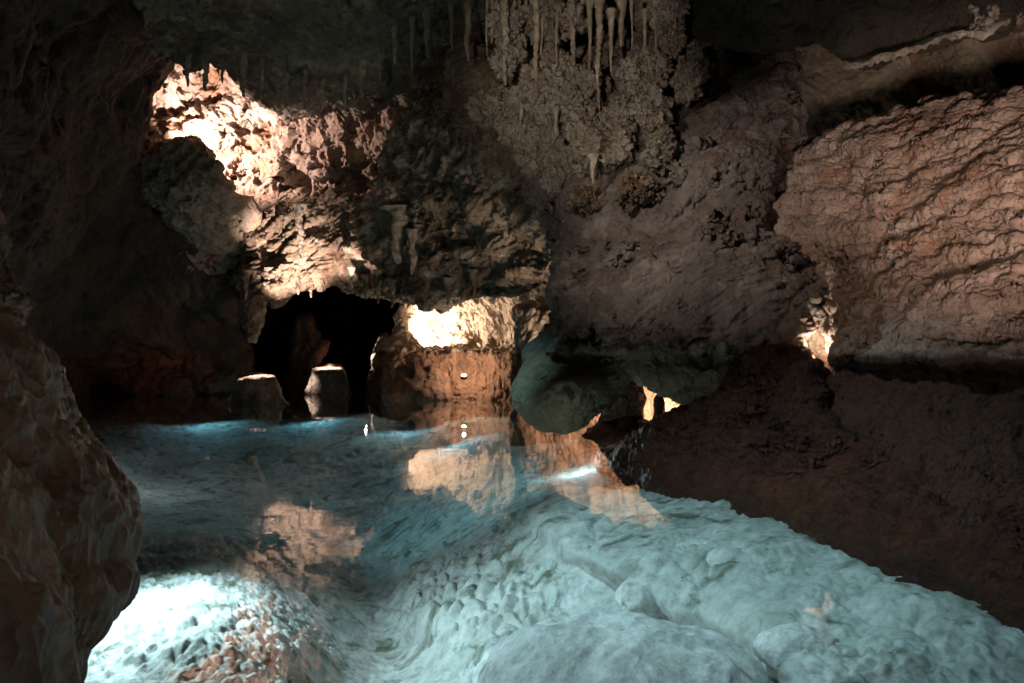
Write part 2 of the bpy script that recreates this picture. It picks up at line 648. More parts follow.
def pool_bed():
    pts = [(600, 450, -.12), (700, 490, -.10), (850, 556, -.10), (1024, 632, -.10), (1200, 700, -.1),
           (560, 520, -.34), (650, 560, -.26), (750, 600, -.24), (860, 640, -.22), (800, 690, -.28), (640, 490, -.26), (1000, 690, -.2), (1100, 800, -.3), (800, 820, -.4),
           (470, 560, -.8), (420, 600, -.95), (540, 600, -.66), (630, 640, -.7), (700, 660, -.6),
           (250, 470, -1.3), (150, 470, -1.2), (340, 480, -1.3), (360, 525, -1.5), (400, 640, -1.5), (385, 590, -1.5), (390, 690, -1.4), (500, 720, -.8), (420, 800, -.8),
           (210, 560, -.75), (140, 620, -.5), (240, 610, -.55), (120, 670, -.55), (300, 640, -.85), (60, 560, -.7), (150, 760, -.5), (-200, 600, -.6), (-200, 800, -.5),
           (500, 420, -.35), (560, 450, -.32), (510, 470, -.42), (430, 440, -.7), (350, 440, -.75), (350, 412, -.42), (140, 436, -.55), (140, 410, -.4), (250, 445, -.85), (250, 412, -.42), (470, 402, -.25), (200, 398, -.3), (330, 398, -.3),
           (0, 400, -.35), (-200, 410, -.35), (1300, 640, .1), (1300, 500, .2), (900, 500, .15), (700, 430, 0.1), (800, 400, .1), (620, 405, -.1)]
    zf = tps(pts, log=False)
    xs = np.arange(-260, 1320, 2.0)
    ys = np.concatenate([np.arange(386, 420, .5), np.arange(420, 700, 1.3), np.arange(700, 1000, 6)])
    X, Y = np.meshgrid(xs, ys, indexing='ij')
    z = zf(X, Y)
    # raised flowstone shelf with a broken edge
    edge = np.interp(Y, [480, 515, 545, 575, 600, 640, 683, 800], [545, 528, 560, 610, 655, 755, 792, 830])
    wob = 18 * pn(np.stack([X.ravel() / 55, Y.ravel() / 25, X.ravel() * 0], 1), 5).reshape(X.shape)
    z = z + 0.09 * sstep(-22, 9, X - edge + wob) * sstep(470, 520, Y) - 0.07
    z = np.minimum(z, -.09)
    D = np.minimum(F * (EYE - z) / (Y - HOR), 23.5 - .004 * (Y - 386))
    z = EYE - (Y - HOR) * D / F
    P = np.stack([(X - 512) * D / F, D, z], 2).reshape(-1, 3)
    px, py = X.ravel(), Y.ravel()
    # cobbles of cave pearls / popcorn in the basin
    q = P * np.array([1, .62, 1])
    f1, f2 = worley(np.stack([q[:, 0], q[:, 1], q[:, 2] * 0], 1) / .155, 3)
    g1, g2 = worley(np.stack([q[:, 0], q[:, 1], q[:, 2] * 0], 1) / .21 + 7.7, 4)
    shelf = (sstep(-10, 15, X - edge + wob)).ravel() * sstep(470, 520, py)
    pear = sstep(1.0, .2, np.hypot((px - 470) / 150, (py - 590) / 75))
    pear = np.maximum(pear, .8 * sstep(1.0, .2, np.hypot((px - 680) / 120, (py - 640) / 50)))
    pear = np.maximum(pear, .5 * sstep(-.1, .3, pn(P / .9, 12)))
    h1 = np.sqrt(np.clip((f2 - f1) * 1.6, 0, 1)) - .8
    h2 = np.sqrt(np.clip((g2 - g1) * 1.4, 0, 1)) - .8
    k1, k2 = worley(np.stack([q[:, 0], q[:, 1], q[:, 2] * 0], 1) / .062 + 3.3, 6)
    h3 = np.sqrt(np.clip((k2 - k1) * 1.5, 0, 1)) - .8
    rel = .11 * pear * (1 - .85 * shelf) * h1
    rel = rel + .05 * (sstep(-.05, .35, pn(P / .8 + 4, 18)) * (1 - .15 * shelf)) * h2
    rel = rel + .018 * (1 - .3 * shelf) * (.4 + sstep(-.2, .3, pn(P / .6 + 9, 19))) * h3
    rel = rel + .025 * fbm(P / .9, 3, 21) + .006 * fbm(P / .25, 4, 24)
    # low terraces running along the shelf
    al = (P[:, 0] * .62 + P[:, 1] * .78)
    ac = (P[:, 0] * .78 - P[:, 1] * .62)
    tq = np.stack([ac / .42, al / 1.6, al * 0], 1)
    rel = rel + shelf * .022 * ridged(tq, 3, 61)
    rip = np.stack([P[:, 0] * .9 + .5 * P[:, 1], P[:, 1] * 2.4 - P[:, 0] * 1.0, P[:, 2]], 1)
    wm = sstep(340, 260, px) * sstep(520, 560, py)
    rel = rel + wm * (.02 * ridged(rip / .35, 4, 50) + .02 * h3)
    P[:, 2] = np.minimum(P[:, 2] + rel, -.03)
    nx, ny = len(xs), len(ys)
    i = np.arange(nx - 1)[:, None] * ny + np.arange(ny - 1)[None]
    Q = np.stack([i, i + 1, i + ny + 1, i + ny], 2).reshape(-1, 4)
    return tag(link_mesh('ground', P, Q, M['bed']), kind='structure')


pool_bed()
V = np.array([[-18, .2, 0], [12, .2, 0], [12, 29, 0], [-18, 29, 0]], float)
tag(link_mesh('water', V, [[0, 1, 2, 3]], M['water'], smooth=False), kind='structure')

# ------------------------------------------------------------------ rock masses
o = rock('rock_ceiling', [(-250, -250), (1250, -250), (1250, 190), (840, 190), (560, 150), (390, 150), (330, 105), (235, 88), (215, 72), (185, 80), (150, 60), (-250, 60)],
         [(-200, -100, 7), (0, 0, 11), (150, 40, 13.5), (200, 75, 15.5), (250, 70, 15), (330, 90, 15.5), (380, 60, 14), (440, 45, 14.5), (560, 40, 11.5), (700, 50, 11), (850, 90, 10.5), (1000, 90, 9.5),
          (1200, 80, 8.5), (512, -200, 7), (900, -200, 6), (100, -200, 8), (300, 0, 11.5)], M['ceiling'], thick=1.0, lf=.35, lw=2.2, step=6, sub=2, seed=1,
         disp=[d_rough(1.6, .28, 3), d_popcorn(.32, .14, 5, m0=-.25), d_popcorn(.14, .05, 6, m0=-.3)])
tag(o, 'dark rough cave ceiling over the pool, its crust of pale lumps fading into shadow', 'rock ceiling')

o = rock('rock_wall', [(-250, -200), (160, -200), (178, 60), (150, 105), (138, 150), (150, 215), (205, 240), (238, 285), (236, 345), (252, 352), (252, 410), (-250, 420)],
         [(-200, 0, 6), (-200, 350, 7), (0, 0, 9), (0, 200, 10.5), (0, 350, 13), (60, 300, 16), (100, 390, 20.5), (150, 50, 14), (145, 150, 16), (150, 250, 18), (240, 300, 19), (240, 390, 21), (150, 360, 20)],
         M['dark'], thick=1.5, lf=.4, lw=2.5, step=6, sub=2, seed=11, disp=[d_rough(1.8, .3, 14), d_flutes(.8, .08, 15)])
tag(o, 'unlit brown rock wall filling the left side from ceiling to far shore', 'rock wall')

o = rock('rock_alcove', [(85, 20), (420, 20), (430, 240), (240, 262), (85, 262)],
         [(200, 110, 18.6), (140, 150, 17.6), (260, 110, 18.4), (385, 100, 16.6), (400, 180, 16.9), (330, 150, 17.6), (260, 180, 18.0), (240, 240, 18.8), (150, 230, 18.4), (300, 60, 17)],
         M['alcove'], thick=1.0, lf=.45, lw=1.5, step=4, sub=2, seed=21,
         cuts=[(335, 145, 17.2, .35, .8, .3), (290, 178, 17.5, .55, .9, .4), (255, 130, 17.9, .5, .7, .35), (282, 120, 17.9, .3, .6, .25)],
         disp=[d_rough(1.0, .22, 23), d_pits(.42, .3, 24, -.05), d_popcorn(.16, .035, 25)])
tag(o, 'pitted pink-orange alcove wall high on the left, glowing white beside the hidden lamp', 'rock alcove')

o = rock('boulder', [(138, 160), (150, 152), (166, 146), (190, 142), (205, 146), (216, 157), (223, 169), (229, 184), (247, 200), (262, 214), (262, 250), (206, 265), (160, 255), (138, 200)],
         [(190, 140, 16.6), (150, 170, 16.6), (230, 190, 16.4), (195, 180, 15.9), (205, 215, 16.6), (205, 250, 18.6), (150, 240, 18.6), (255, 240, 18.4), (160, 215, 17.2)], M['boulder'], thick=.6, rnd=.2, lf=.11, lw=.8, step=3, sub=2, seed=31,
         disp=[d_rough(.9, .18, 32), d_pits(.4, .12, 34, -.1), d_popcorn(.14, .04, 33, m0=-.1)])
tag(o, 'smooth grey-brown boulder in shadow, in front of the white glow at upper left', 'boulder')

o = rock('rock_arch', [(262, 216), (285, 202), (330, 194), (372, 200), (382, 205), (386, 160), (400, 110), (480, 60), (590, 60), (590, 300), (552, 292), (535, 285), (500, 290), (470, 297), (440, 302),
                       (405, 304), (390, 300), (372, 294), (358, 281), (345, 279), (332, 281), (318, 290), (304, 282), (290, 283), (276, 291), (262, 290), (256, 300), (240, 286), (250, 250)],
         [(250, 260, 17.9), (300, 240, 17.6), (330, 198, 17.2), (400, 250, 16.4), (500, 260, 14.5), (480, 170, 13), (555, 200, 11.5), (555, 290, 13.2), (480, 90, 12), (420, 130, 13.8), (390, 180, 15.5), (440, 300, 16.2), (340, 280, 17.5)],
         M['arch'], thick=1.6, rnd=.35, lf=.3, lw=1.3, step=4, sub=2, seed=41,
         cuts=[(345, 262, 17.2, .75, .9, .4), (455, 165, 12.8, .5, .6, .25), (500, 190, 12.6, .5, .5, .18), (330, 235, 17.3, .35, .4, .25)],
         disp=[d_rough(1.2, .24, 42), d_strata(1.6, .16, 43, (-.45, -.2, 1)), d_popcorn(.2, .06, 44, m0=-.2)])
tag(o, 'crusted overhanging rock mass with a ragged fringe above the dark arch opening', 'rock overhang')


def butt_f(X, Y):
    return .16 * sstep(352, 358, Y) - .12 * sstep(330, 350, Y) + .1 * sstep(385, 352, Y) * sstep(352, 358, Y) - .3 * sstep(1, .2, np.hypot((X - 570) / 45, (Y - 395) / 32))


o = rock('rock_buttress', [(545, 60), (700, 30), (780, 50), (800, 110), (790, 150), (768, 190), (772, 240), (800, 262), (818, 285), (813, 305), (800, 325), (790, 347), (745, 353), (735, 382), (715, 404), (692, 402), (674, 394), (655, 383), (640, 374), (628, 369),
                           (620, 388), (606, 410), (588, 418), (568, 421), (545, 416), (528, 404), (523, 392), (530, 372), (541, 352), (556, 330), (558, 300), (552, 250), (545, 200)],
         [(550, 200, 9.5), (556, 300, 8.4), (560, 400, 7.5), (600, 395, 7.4), (640, 300, 7.9), (640, 200, 8.6), (720, 300, 7.5), (720, 200, 8), (800, 200, 7.6), (820, 300, 7.4), (720, 385, 7.3), (560, 70, 10.6), (640, 80, 10), (780, 80, 8.9), (700, 120, 8.9)],
         M['buttress'], thick=2.2, tmod=lambda X, Y: 2.2 - 1.3 * sstep(340, 365, Y), rnd=.22, lf=.16, lw=1.2, step=4, sub=2, seed=51, fmod=butt_f,
         disp=[below(d_rough(1.1, .13, 52, 6), k=.8), below(d_strata(.9, .06, 53, (-.35, .2, 1)), k=.3), below(d_popcorn(.16, .04, 55, m0=-.1), k=.5), below(d_pits(.34, .09, 54, -.05), k=.9), below(d_rough(.3, .035, 56, 4))])
tag(o, 'large grey-purple rock buttress bulging over the pool with rounded lobes beneath', 'rock buttress')

o = rock('rock_wall', [(800, 158), (835, 132), (870, 130), (930, 112), (1024, 98), (1250, 50), (1250, 700), (1024, 610), (900, 530), (815, 430), (826, 392), (834, 362), (842, 338), (838, 290), (812, 268), (778, 255), (772, 195)],
         [(780, 220, 8.0), (830, 300, 7.1), (830, 360, 6.5), (900, 300, 6.1), (1024, 300, 5.0), (1200, 300, 4.2), (810, 160, 8.4), (840, 140, 8.2), (930, 120, 7.3), (1024, 105, 6.5), (1200, 70, 5.4), (900, 400, 5.45), (1024, 400, 4.45), (830, 400, 6.2), (900, 480, 4.95), (1024, 540, 3.9), (900, 220, 6.7), (1024, 200, 5.6)],
         M['strata'], thick=1.5, rnd=.2, lf=.08, lw=.9, step=4, sub=2, seed=61,
         fmod=lambda X, Y: .42 * sstep(361, 366, Y) - .22 * sstep(350, 354, Y) - .12 * sstep(240, 300, Y) * sstep(350, 330, Y) * sstep(860, 900, X),
         disp=[below(d_strata(1.05, .10, 62), k=.3), below(d_strata(.42, .03, 66), k=.4), below(d_rough(.6, .075, 63, 5), k=1.0), below(d_flutes(.35, .035, 64, .35), k=.8)])
tag(o, 'layered pinkish-red rock wall lit on the right, above a straight old waterline', 'rock wall')

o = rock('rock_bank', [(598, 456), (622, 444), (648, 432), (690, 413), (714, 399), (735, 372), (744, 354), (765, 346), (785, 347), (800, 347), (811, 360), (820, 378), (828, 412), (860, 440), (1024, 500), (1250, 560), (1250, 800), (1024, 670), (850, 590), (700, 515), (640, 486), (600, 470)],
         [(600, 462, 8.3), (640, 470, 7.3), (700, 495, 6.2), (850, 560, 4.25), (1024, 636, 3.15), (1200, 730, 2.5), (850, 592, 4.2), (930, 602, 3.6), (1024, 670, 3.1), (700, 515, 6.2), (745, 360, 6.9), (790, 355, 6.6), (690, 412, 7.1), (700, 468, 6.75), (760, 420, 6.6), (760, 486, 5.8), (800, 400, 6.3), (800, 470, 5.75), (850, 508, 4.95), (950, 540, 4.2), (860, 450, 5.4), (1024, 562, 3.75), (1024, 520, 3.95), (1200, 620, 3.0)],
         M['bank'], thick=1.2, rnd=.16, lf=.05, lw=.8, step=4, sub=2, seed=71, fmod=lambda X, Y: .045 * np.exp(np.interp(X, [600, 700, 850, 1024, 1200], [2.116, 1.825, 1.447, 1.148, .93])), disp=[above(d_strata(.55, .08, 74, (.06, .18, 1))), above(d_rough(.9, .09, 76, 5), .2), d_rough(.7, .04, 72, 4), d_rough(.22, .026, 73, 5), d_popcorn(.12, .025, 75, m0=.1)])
tag(o, 'dark brown wet rock bank sloping down to the pool on the right', 'rock bank')

o = rock('rock_ledge', [(690, -150), (1250, -150), (1250, 20), (1024, 3), (1008, 28), (985, 40), (960, 34), (930, 44), (900, 52), (875, 62), (858, 66), (842, 54), (815, 40), (800, 48), (760, 48), (700, 40)],
         [(850, 40, 6.6), (1000, 20, 5.4), (700, 20, 7.8), (1200, 0, 4.3), (850, -100, 5.6), (1000, -100, 4.9), (930, 30, 6)], M['black'], thick=.8, rnd=.12, lf=.05, lw=.6, step=4, sub=2, seed=81,
         disp=[d_rough(.6, .06, 82), d_strata(.5, .035, 83, (.3, .2, 1))])
tag(o, 'thin pale-rimmed ceiling ledge at the top right corner, over a black hollow', 'rock ledge')


def ledge_f(X, Y):
    return -.55 * sstep(347, 351, Y) - .25 * sstep(395, 350, Y) * sstep(347, 351, Y) + .5 * sstep(1, .3, np.hypot((X - 432) / 28, (Y - 328) / 26))


o = rock('flowstone_wall', [(388, 412), (392, 350), (402, 305), (430, 285), (500, 265), (600, 265), (610, 412)],
         [(400, 340, 18.8), (440, 330, 19.6), (500, 320, 19.0), (550, 310, 17.4), (500, 285, 18.4), (400, 395, 18.6), (480, 390, 18.8), (550, 390, 17.2), (600, 330, 15.5), (600, 400, 15.5)],
         M['ledge'], thick=1.0, rnd=.2, lf=.14, lw=1.0, step=3, sub=2, seed=91, fmod=ledge_f,
         disp=[d_flutes(.45, .09, 92, .25), d_rough(.7, .14, 93), d_popcorn(.14, .03, 94, m0=-.1)])
tag(o, 'curtain-textured flowstone wall glowing warm white in the recess behind the pool', 'flowstone wall')

o = rock('flowstone_wall', [(520, 310), (640, 320), (780, 330), (790, 440), (520, 440)],
         [(530, 350, 13.2), (600, 350, 12.8), (660, 390, 12.2), (700, 390, 11.8), (780, 390, 11), (600, 420, 12.4)], M['ledge'], thick=.8, rnd=.2, lf=.12, lw=.8, step=4, sub=2, seed=101,
         disp=[d_flutes(.4, .10, 102), d_rough(.6, .08, 103)])
tag(o, 'bright fluted flowstone glimpsed through the low gap under the grey buttress', 'flowstone wall')

o = rock('boulder', [(596, 426), (606, 408), (618, 390), (629, 374), (640, 384), (645, 400), (643, 428)],
         [(600, 415, 10.6), (628, 380, 10.9), (640, 410, 10.9), (622, 405, 10.5)], M['reddish'], thick=.5, rnd=.12, lf=.03, lw=.5, step=2, sub=1, seed=111, disp=[d_rough(.4, .05, 112)])
tag(o, 'small brown triangular rock standing in the gap under the grey buttress', 'boulder')
o = rock('boulder', [(652, 430), (655, 398), (659, 392), (664, 400), (667, 430)],
         [(655, 410, 10.7), (660, 395, 10.8), (664, 420, 10.7)], M['reddish'], thick=.3, rnd=.08, lf=.02, lw=.4, step=1.5, sub=1, seed=113, disp=[d_rough(.3, .03, 114)])
tag(o, 'thin dark rock spike silhouetted against the bright gap under the buttress', 'boulder')

o = rock('rock_wall', [(-200, 290), (0, 322), (14, 338), (39, 358), (56, 388), (76, 428), (96, 470), (114, 505), (123, 530), (113, 560), (120, 588), (96, 628), (74, 640), (76, 690), (54, 800), (-200, 800)],
         [(-150, 400, 1.9), (0, 350, 2.5), (70, 400, 2.9), (110, 470, 2.9), (138, 530, 2.8), (60, 560, 2.5), (100, 620, 2.6), (0, 500, 2.2), (0, 650, 1.9), (80, 700, 2.4), (-150, 650, 1.7)],
         M['near'], thick=.8, rnd=.3, lf=.06, lw=.5, step=5, sub=2, seed=121,
         disp=[d_flutes(.42, .05, 122, -.45), d_rough(.4, .022, 123, 4), d_popcorn(.11, .02, 124, m0=.1)])
tag(o, 'near foreground rock with smooth ribs and a lumpy edge, bottom left', 'rock wall')

o = rock('rock_outcrop', [(-200, 170), (-30, 185), (-8, 205), (10, 240), (6, 275), (18, 300), (8, 330), (-20, 345), (-200, 345)],
         [(-100, 200, 3.6), (0, 200, 5), (20, 260, 5), (0, 320, 4.6)], M['reddish'], thick=.8, rnd=.3, lf=.1, lw=.6, step=4, sub=2, seed=131, disp=[d_rough(.5, .08, 132), d_popcorn(.12, .03, 134, m0=-.1)])
tag(o, 'orange-brown knobbly outcrop at the left edge above the foreground rock', 'rock outcrop')

o = rock('rock_rib', [(796, 300), (818, 292), (828, 300), (842, 320), (842, 410), (796, 410)], [(800, 300, 7.7), (830, 300, 7.6), (815, 350, 7.65), (800, 400, 7.7), (840, 400, 7.5)], M['ledge'], thick=.4, rnd=.1, lf=.05, lw=.4, step=2, sub=1, seed=135,
         disp=[d_rough(.35, .08, 136), d_flutes(.2, .03, 137)])
tag(o, 'glowing flame-shaped rock rib in the crack behind the dark bank', 'rock rib')

# rocks inside the arch
o = rock('rock_pillar', [(284, 405), (288, 370), (292, 345), (296, 322), (303, 312), (311, 316), (314, 330), (322, 336), (331, 341), (326, 352), (318, 360), (317, 405)],
         [(290, 350, 21.6), (315, 340, 21.2), (300, 320, 21.5), (300, 390, 21.2)], M['reddish'], thick=.8, rnd=.25, lf=.1, lw=.8, step=2.5, sub=1, seed=141, disp=[d_rough(.6, .1, 142)])
tag(o, 'dim brown rock pillar standing in the dark arch opening', 'rock pillar')
o = rock('rock_pillar', [(364, 405), (369, 372), (374, 350), (379, 336), (386, 329), (391, 340), (388, 352), (394, 362), (392, 405)],
         [(366, 390, 20.8), (380, 345, 21), (390, 360, 20.6), (385, 390, 20.4)], M['ledge'], thick=.6, rnd=.15, lf=.06, lw=.5, step=2, sub=1, seed=143, disp=[d_rough(.4, .07, 144)])
tag(o, 'slim rock pillar edged with bright light at the right of the dark opening', 'rock pillar')
o = rock('rock_column', [(240, 280), (262, 285), (266, 300), (262, 325), (256, 342), (249, 344), (243, 330)],
         [(243, 300, 17.9), (262, 300, 17.8), (252, 320, 17.6)], M['arch'], thick=.5, rnd=.2, lf=.05, lw=.5, step=2, sub=1, seed=145, disp=[d_rough(.5, .08, 146), d_popcorn(.14, .04, 147)])
tag(o, 'blunt hanging rock column ending at the old waterline, left end of the arch', 'rock column')

o = rock('shore_boulder', [(382, 402), (384, 372), (392, 356), (406, 349), (424, 351), (436, 362), (450, 378), (452, 404)],
         [(386, 380, 18.0), (410, 360, 17.9), (440, 380, 17.9), (415, 390, 17.5)], M['reddish'], thick=.8, rnd=.3, lf=.08, lw=.7, step=3, sub=1, seed=151, disp=[d_rough(.6, .1, 152)])
tag(o, 'rounded brown boulder on the far shore, left of the lamp below the glowing recess', 'boulder')

GB = 'brown boulders along the far left shore'
sb = [((128, 392), (132, 350), (150, 318), (172, 320), (182, 345), (186, 392)), ((172, 393), (176, 362), (192, 342), (210, 346), (216, 393)), ((206, 394), (210, 352), (226, 330), (246, 336), (254, 394)),
      ((84, 392), (90, 362), (104, 352), (124, 356), (136, 392)), ((150, 394), (156, 376), (172, 368), (190, 378), (192, 395))]
lb = ['tallest lumpy brown boulder against the dark wall on the far left shore', 'brown boulder between the tallest shore boulder and the one by the arch', 'upright brown boulder nearest the dark arch on the far left shore',
      'low brown boulder at the left end of the far shore', 'smallest brown boulder, in front of the tall one on the far left shore']
for k, (p, l) in enumerate(zip(sb, lb)):
    a = np.array(p)
    cx, cy = a.mean(0)
    D0 = 19.6 - (k == 4) * .6
    o = rock('shore_boulder', p, [(cx - 25, cy, D0 + .5), (cx + 25, cy, D0 + .5), (cx, cy - 30, D0 + .5), (cx, cy, D0)], M['reddish'], thick=.8, rnd=.35, lf=.12, lw=.7, step=3, sub=1, seed=160 + k * 3, disp=[d_rough(.7, .14, 161 + k)])
    tag(o, l, 'boulder', GB)

o = rock('shore_boulder', [(578, 446), (588, 430), (604, 423), (622, 421), (640, 419), (652, 424), (660, 446)], [(580, 440, 10.2), (620, 424, 10.5), (620, 440, 9.9), (655, 440, 10.1)], M['bank'], thick=.6, rnd=.1, lf=.04, lw=.5, step=2, sub=1, seed=191,
         disp=[d_rough(.4, .05, 192)])
tag(o, 'low dark brown rock at the water under the gap of the grey buttress', 'boulder')

# two island stones
o = rock('island_stone', [(224, 412), (226, 404), (233, 394), (238, 376), (243, 372), (262, 373), (274, 376), (278, 383), (281, 396), (288, 404), (290, 412)],
         [(234, 395, 16.5), (258, 373, 16.1), (245, 373, 16.3), (275, 377, 16.3), (258, 395, 16.0), (280, 395, 16.5), (240, 410, 16.3), (275, 410, 16.3)], M['island'], thick=.7, fmod=lambda X, Y: 1.1 * sstep(381, 374, Y + .06 * (X - 258)), rnd=.05, lf=.02, lw=.4, step=1.5, sub=1, seed=181, disp=[d_rough(.35, .05, 182), d_popcorn(.1, .02, 183)])
tag(o, 'flat-topped dark stone rising from the pool, left of the pair', 'stone')
o = rock('island_stone', [(301, 402), (304, 394), (309, 384), (313, 367), (318, 364), (340, 364), (345, 370), (347, 385), (352, 394), (355, 402)],
         [(309, 385, 20.1), (328, 366, 19.8), (328, 385, 19.7), (347, 385, 20.1), (312, 368, 20.0), (343, 368, 20.0)], M['island'], thick=.8, fmod=lambda X, Y: 1.1 * sstep(372, 366, Y), rnd=.05, lf=.02, lw=.4, step=1.5, sub=1, seed=184, disp=[d_rough(.35, .05, 185), d_popcorn(.12, .04, 186, m0=-.2)])
tag(o, 'flat-topped stone with a white crusted side, right of the pair in the pool', 'stone')


# submerged boulders (world blobs)
def blob(name, c, r, mat, label, cat, disp, n=70, group=None, rot=0.0):
    u = np.linspace(0, 2 * math.pi, 2 * n, endpoint=False)
    v = np.linspace(.01, math.pi - .01, n)
    U, Vv = np.meshgrid(u, v, indexing='ij')
    P = np.stack([np.cos(U) * np.sin(Vv) * r[0], np.sin(U) * np.sin(Vv) * r[1], np.cos(Vv) * r[2]], 2).reshape(-1, 3)
    cr, sr = math.cos(rot), math.sin(rot)
    P[:, :2] = P[:, :2] @ np.array([[cr, sr], [-sr, cr]])
    P = P + np.array(c)
    i = np.arange(2 * n)[:, None] * n + np.arange(n - 1)[None]
    j = ((np.arange(2 * n) + 1) % (2 * n))[:, None] * n + np.arange(n - 1)[None]
    Q = np.stack([i, i + 1, j + 1, j], 2).reshape(-1, 4)
    o = link_mesh(name, P, Q, mat)
    for fn in disp:
        displace(o, fn)
    return tag(o, label, cat, group)


def onbed(px, row, z):
    D = F * (EYE - z) / (row - HOR)
    return [(px - 512) * D / F, D, z]


c = onbed(622, 690, -.42)
blob('submerged_boulder', c, (.70, .52, .30), M['whitecalc'], 'large smooth whitish boulder under water at the bottom centre', 'boulder',
     [d_rough(.5, .05, 201, 4), d_popcorn(.2, .02, 202, m0=.1)], n=160, rot=-.3)
for k, (px, row, z, rx, ry, rz, l) in enumerate([
        (700, 560, -.30, .22, .2, .13, 'round pale stone under water near the flowstone shelf edge'),
        (738, 568, -.26, .26, .2, .13, 'larger pale round stone under water beside the dark crack'),
        (640, 600, -.50, .16, .16, .12, 'small pale stone under water just above the big bottom boulder'),
        (800, 650, -.28, .2, .18, .1, 'pale stone under water right of the big bottom boulder')]):
    c = onbed(px, row, z)
    blob('submerged_stone', c, (rx, ry, rz), M['whitecalc'], l, 'stone', [d_rough(.25, .03, 210 + k)], n=50, group='stones on the pool bed')


# ------------------------------------------------------------------ stalactites
def stalactite(px, top, tip, wpx, D, label, group, seed, mat='stalactite', blunt=.25, parent=None):
    a, b = W(px, top, D), W(px, tip, D)
    R = wpx * D / F / 2
    H = a[2] - b[2]
    nr, nh = 28, max(24, int((tip - top) / 1.2))
    t = np.linspace(0, 1, nh)
    th = np.linspace(0, 2 * math.pi, nr, endpoint=False)
    prof = R * ((1 - t) ** .8 * (1 - blunt) + blunt) * np.where(t > .93, np.sqrt(np.maximum(0, 1 - ((t - .93) / .0701) ** 2)), 1)
    prof = prof * (1 + .8 * np.exp(-t * 9))
    bend = np.stack([pn(np.stack([t * 2.2, t * 0 + seed, t * 0], 1), seed), pn(np.stack([t * 2.2, t * 0 + seed, t * 0 + 5], 1), seed + 1)], 1) * R * .8
    T, A = np.meshgrid(t, th, indexing='ij')
    dirs = np.stack([np.cos(A), np.sin(A)], 2)
    cen = np.stack([a[0] + bend[:, 0], a[1] + bend[:, 1]], 1)
    XY = cen[:, None] + dirs * prof[:, None, None]
    Z = (a[2] - T * H)
    P = np.stack([XY[..., 0], XY[..., 1], Z], 2).reshape(-1, 3)
    q = P / (R * 1.6)
    d = R * (.35 * pn(q * np.array([1, 1, .55]), seed + 2) + .22 * pn(q * 2.3, seed + 3))
    if R > .05:
        w1, w2 = worley(q * np.array([1.3, 1.3, 1.0]), seed + 4)
        d = d + R * .5 * (np.sqrt(np.clip((w2 - w1) * 1.5, 0, 1)) - .6)
    P[:, :2] += (dirs.reshape(-1, 2) * d[:, None]) * (1 - T.reshape(-1, 1) ** 6)
    i = np.arange(nh - 1)[:, None] * nr + np.arange(nr)[None]
    j = np.arange(nh - 1)[:, None] * nr + (np.arange(nr) + 1)[None] % nr
    Q = np.stack([i, i + nr, j + nr, j], 2).reshape(-1, 4)
    o = link_mesh('stalactite', P, Q, M[mat], parent)
    return tag(o, label, 'stalactite', group)


GS = 'stalactites hanging from the ceiling centre'
for k, (px, t, b, w, D, l) in enumerate([
        (492, -40, 44, 6, 9.6, 'leftmost thin stalactite of the ceiling cluster'),
        (505, -40, 86, 10, 9.4, 'long thick stalactite, second from the left of the ceiling cluster, with crust'),
        (536, -40, 82, 10, 9.5, 'long straight pale stalactite left of the crusted clump'),
        (546, -40, 50, 4, 9.8, 'needle-thin stalactite close to the right of the long pale one'),
        (572, -30, 92, 8, 9.6, 'long stalactite running down in front of the crusted clump'),
        (583, -10, 34, 5, 9.9, 'short stalactite just left of a second short one under the ceiling fold'),
        (591, -10, 38, 5, 9.9, 'short stalactite just right of a similar short one under the ceiling fold'),
        (599, -10, 112, 8, 9.3, 'longest stalactite, orange at its top, right half of the cluster'),
        (611, 10, 73, 6, 9.2, 'sharp stalactite right of the longest one'),
        (673, -40, 36, 12, 9.0, 'thick crusted stalactite far right of the ceiling cluster'),
        (520, -40, 30, 5, 9.9, 'short stub stalactite between two long pale ones at the top'),
        (593, 155, 184, 7, 8.6, 'lone short stalactite under the lowest crusted clump'),
        (380, 20, 82, 5, 13.6, 'lone thin stalactite hanging in the dark left of the ceiling cluster')]):
    stalactite(px, t, b, w, D, l, GS, 300 + k * 5)

GT = 'thin stalactites filling the ceiling cluster'
tl = ['thin stalactite beside the leftmost one of the ceiling cluster', 'hair-thin stalactite left of the crust-wrapped long one', 'short plump stalactite right of the crust-wrapped long one', 'slender stalactite near the middle of the ceiling cluster',
      'stubby stalactite just right of the long pale one', 'thin stalactite over the large pale clump', 'long slim stalactite at the left flank of the longest one', 'stout stalactite right of the sharp one',
      'thin stalactite over the pale rosette', 'long thin stalactite left of the pale rosette', 'short stalactite above the right edge of the pale rosette', 'small stalactite beside the thick crusted one on the right',
      'stalactite hanging from the low left clump of the cluster', 'tiny stalactite under the large pale clump', 'stalactite under the brown crusted clump on the right of the cluster']
tp = [(487, -30, 58, 4, 9.6), (498, -30, 70, 3.5, 9.5), (514, -30, 60, 9, 9.6), (526, -30, 56, 5, 9.5), (541, -20, 64, 7, 9.6), (557, -20, 74, 5, 9.4), (590, 0, 98, 6, 9.25), (621, 0, 60, 9, 9.2),
      (632, 0, 52, 4, 9.1), (645, 10, 96, 5, 8.9), (656, 0, 66, 5, 8.95), (684, -30, 30, 5, 8.9), (521, 100, 150, 6, 9.85), (556, 110, 138, 6, 9.3), (622, 120, 160, 7, 8.95)]
for k, ((px, t, b, w, D), l) in enumerate(zip(tp, tl)):
    stalactite(px, t, b - (k * 7 % 5) * 3, w * .8, D + .12 * (k % 4), l, GT, 900 + k * 5)

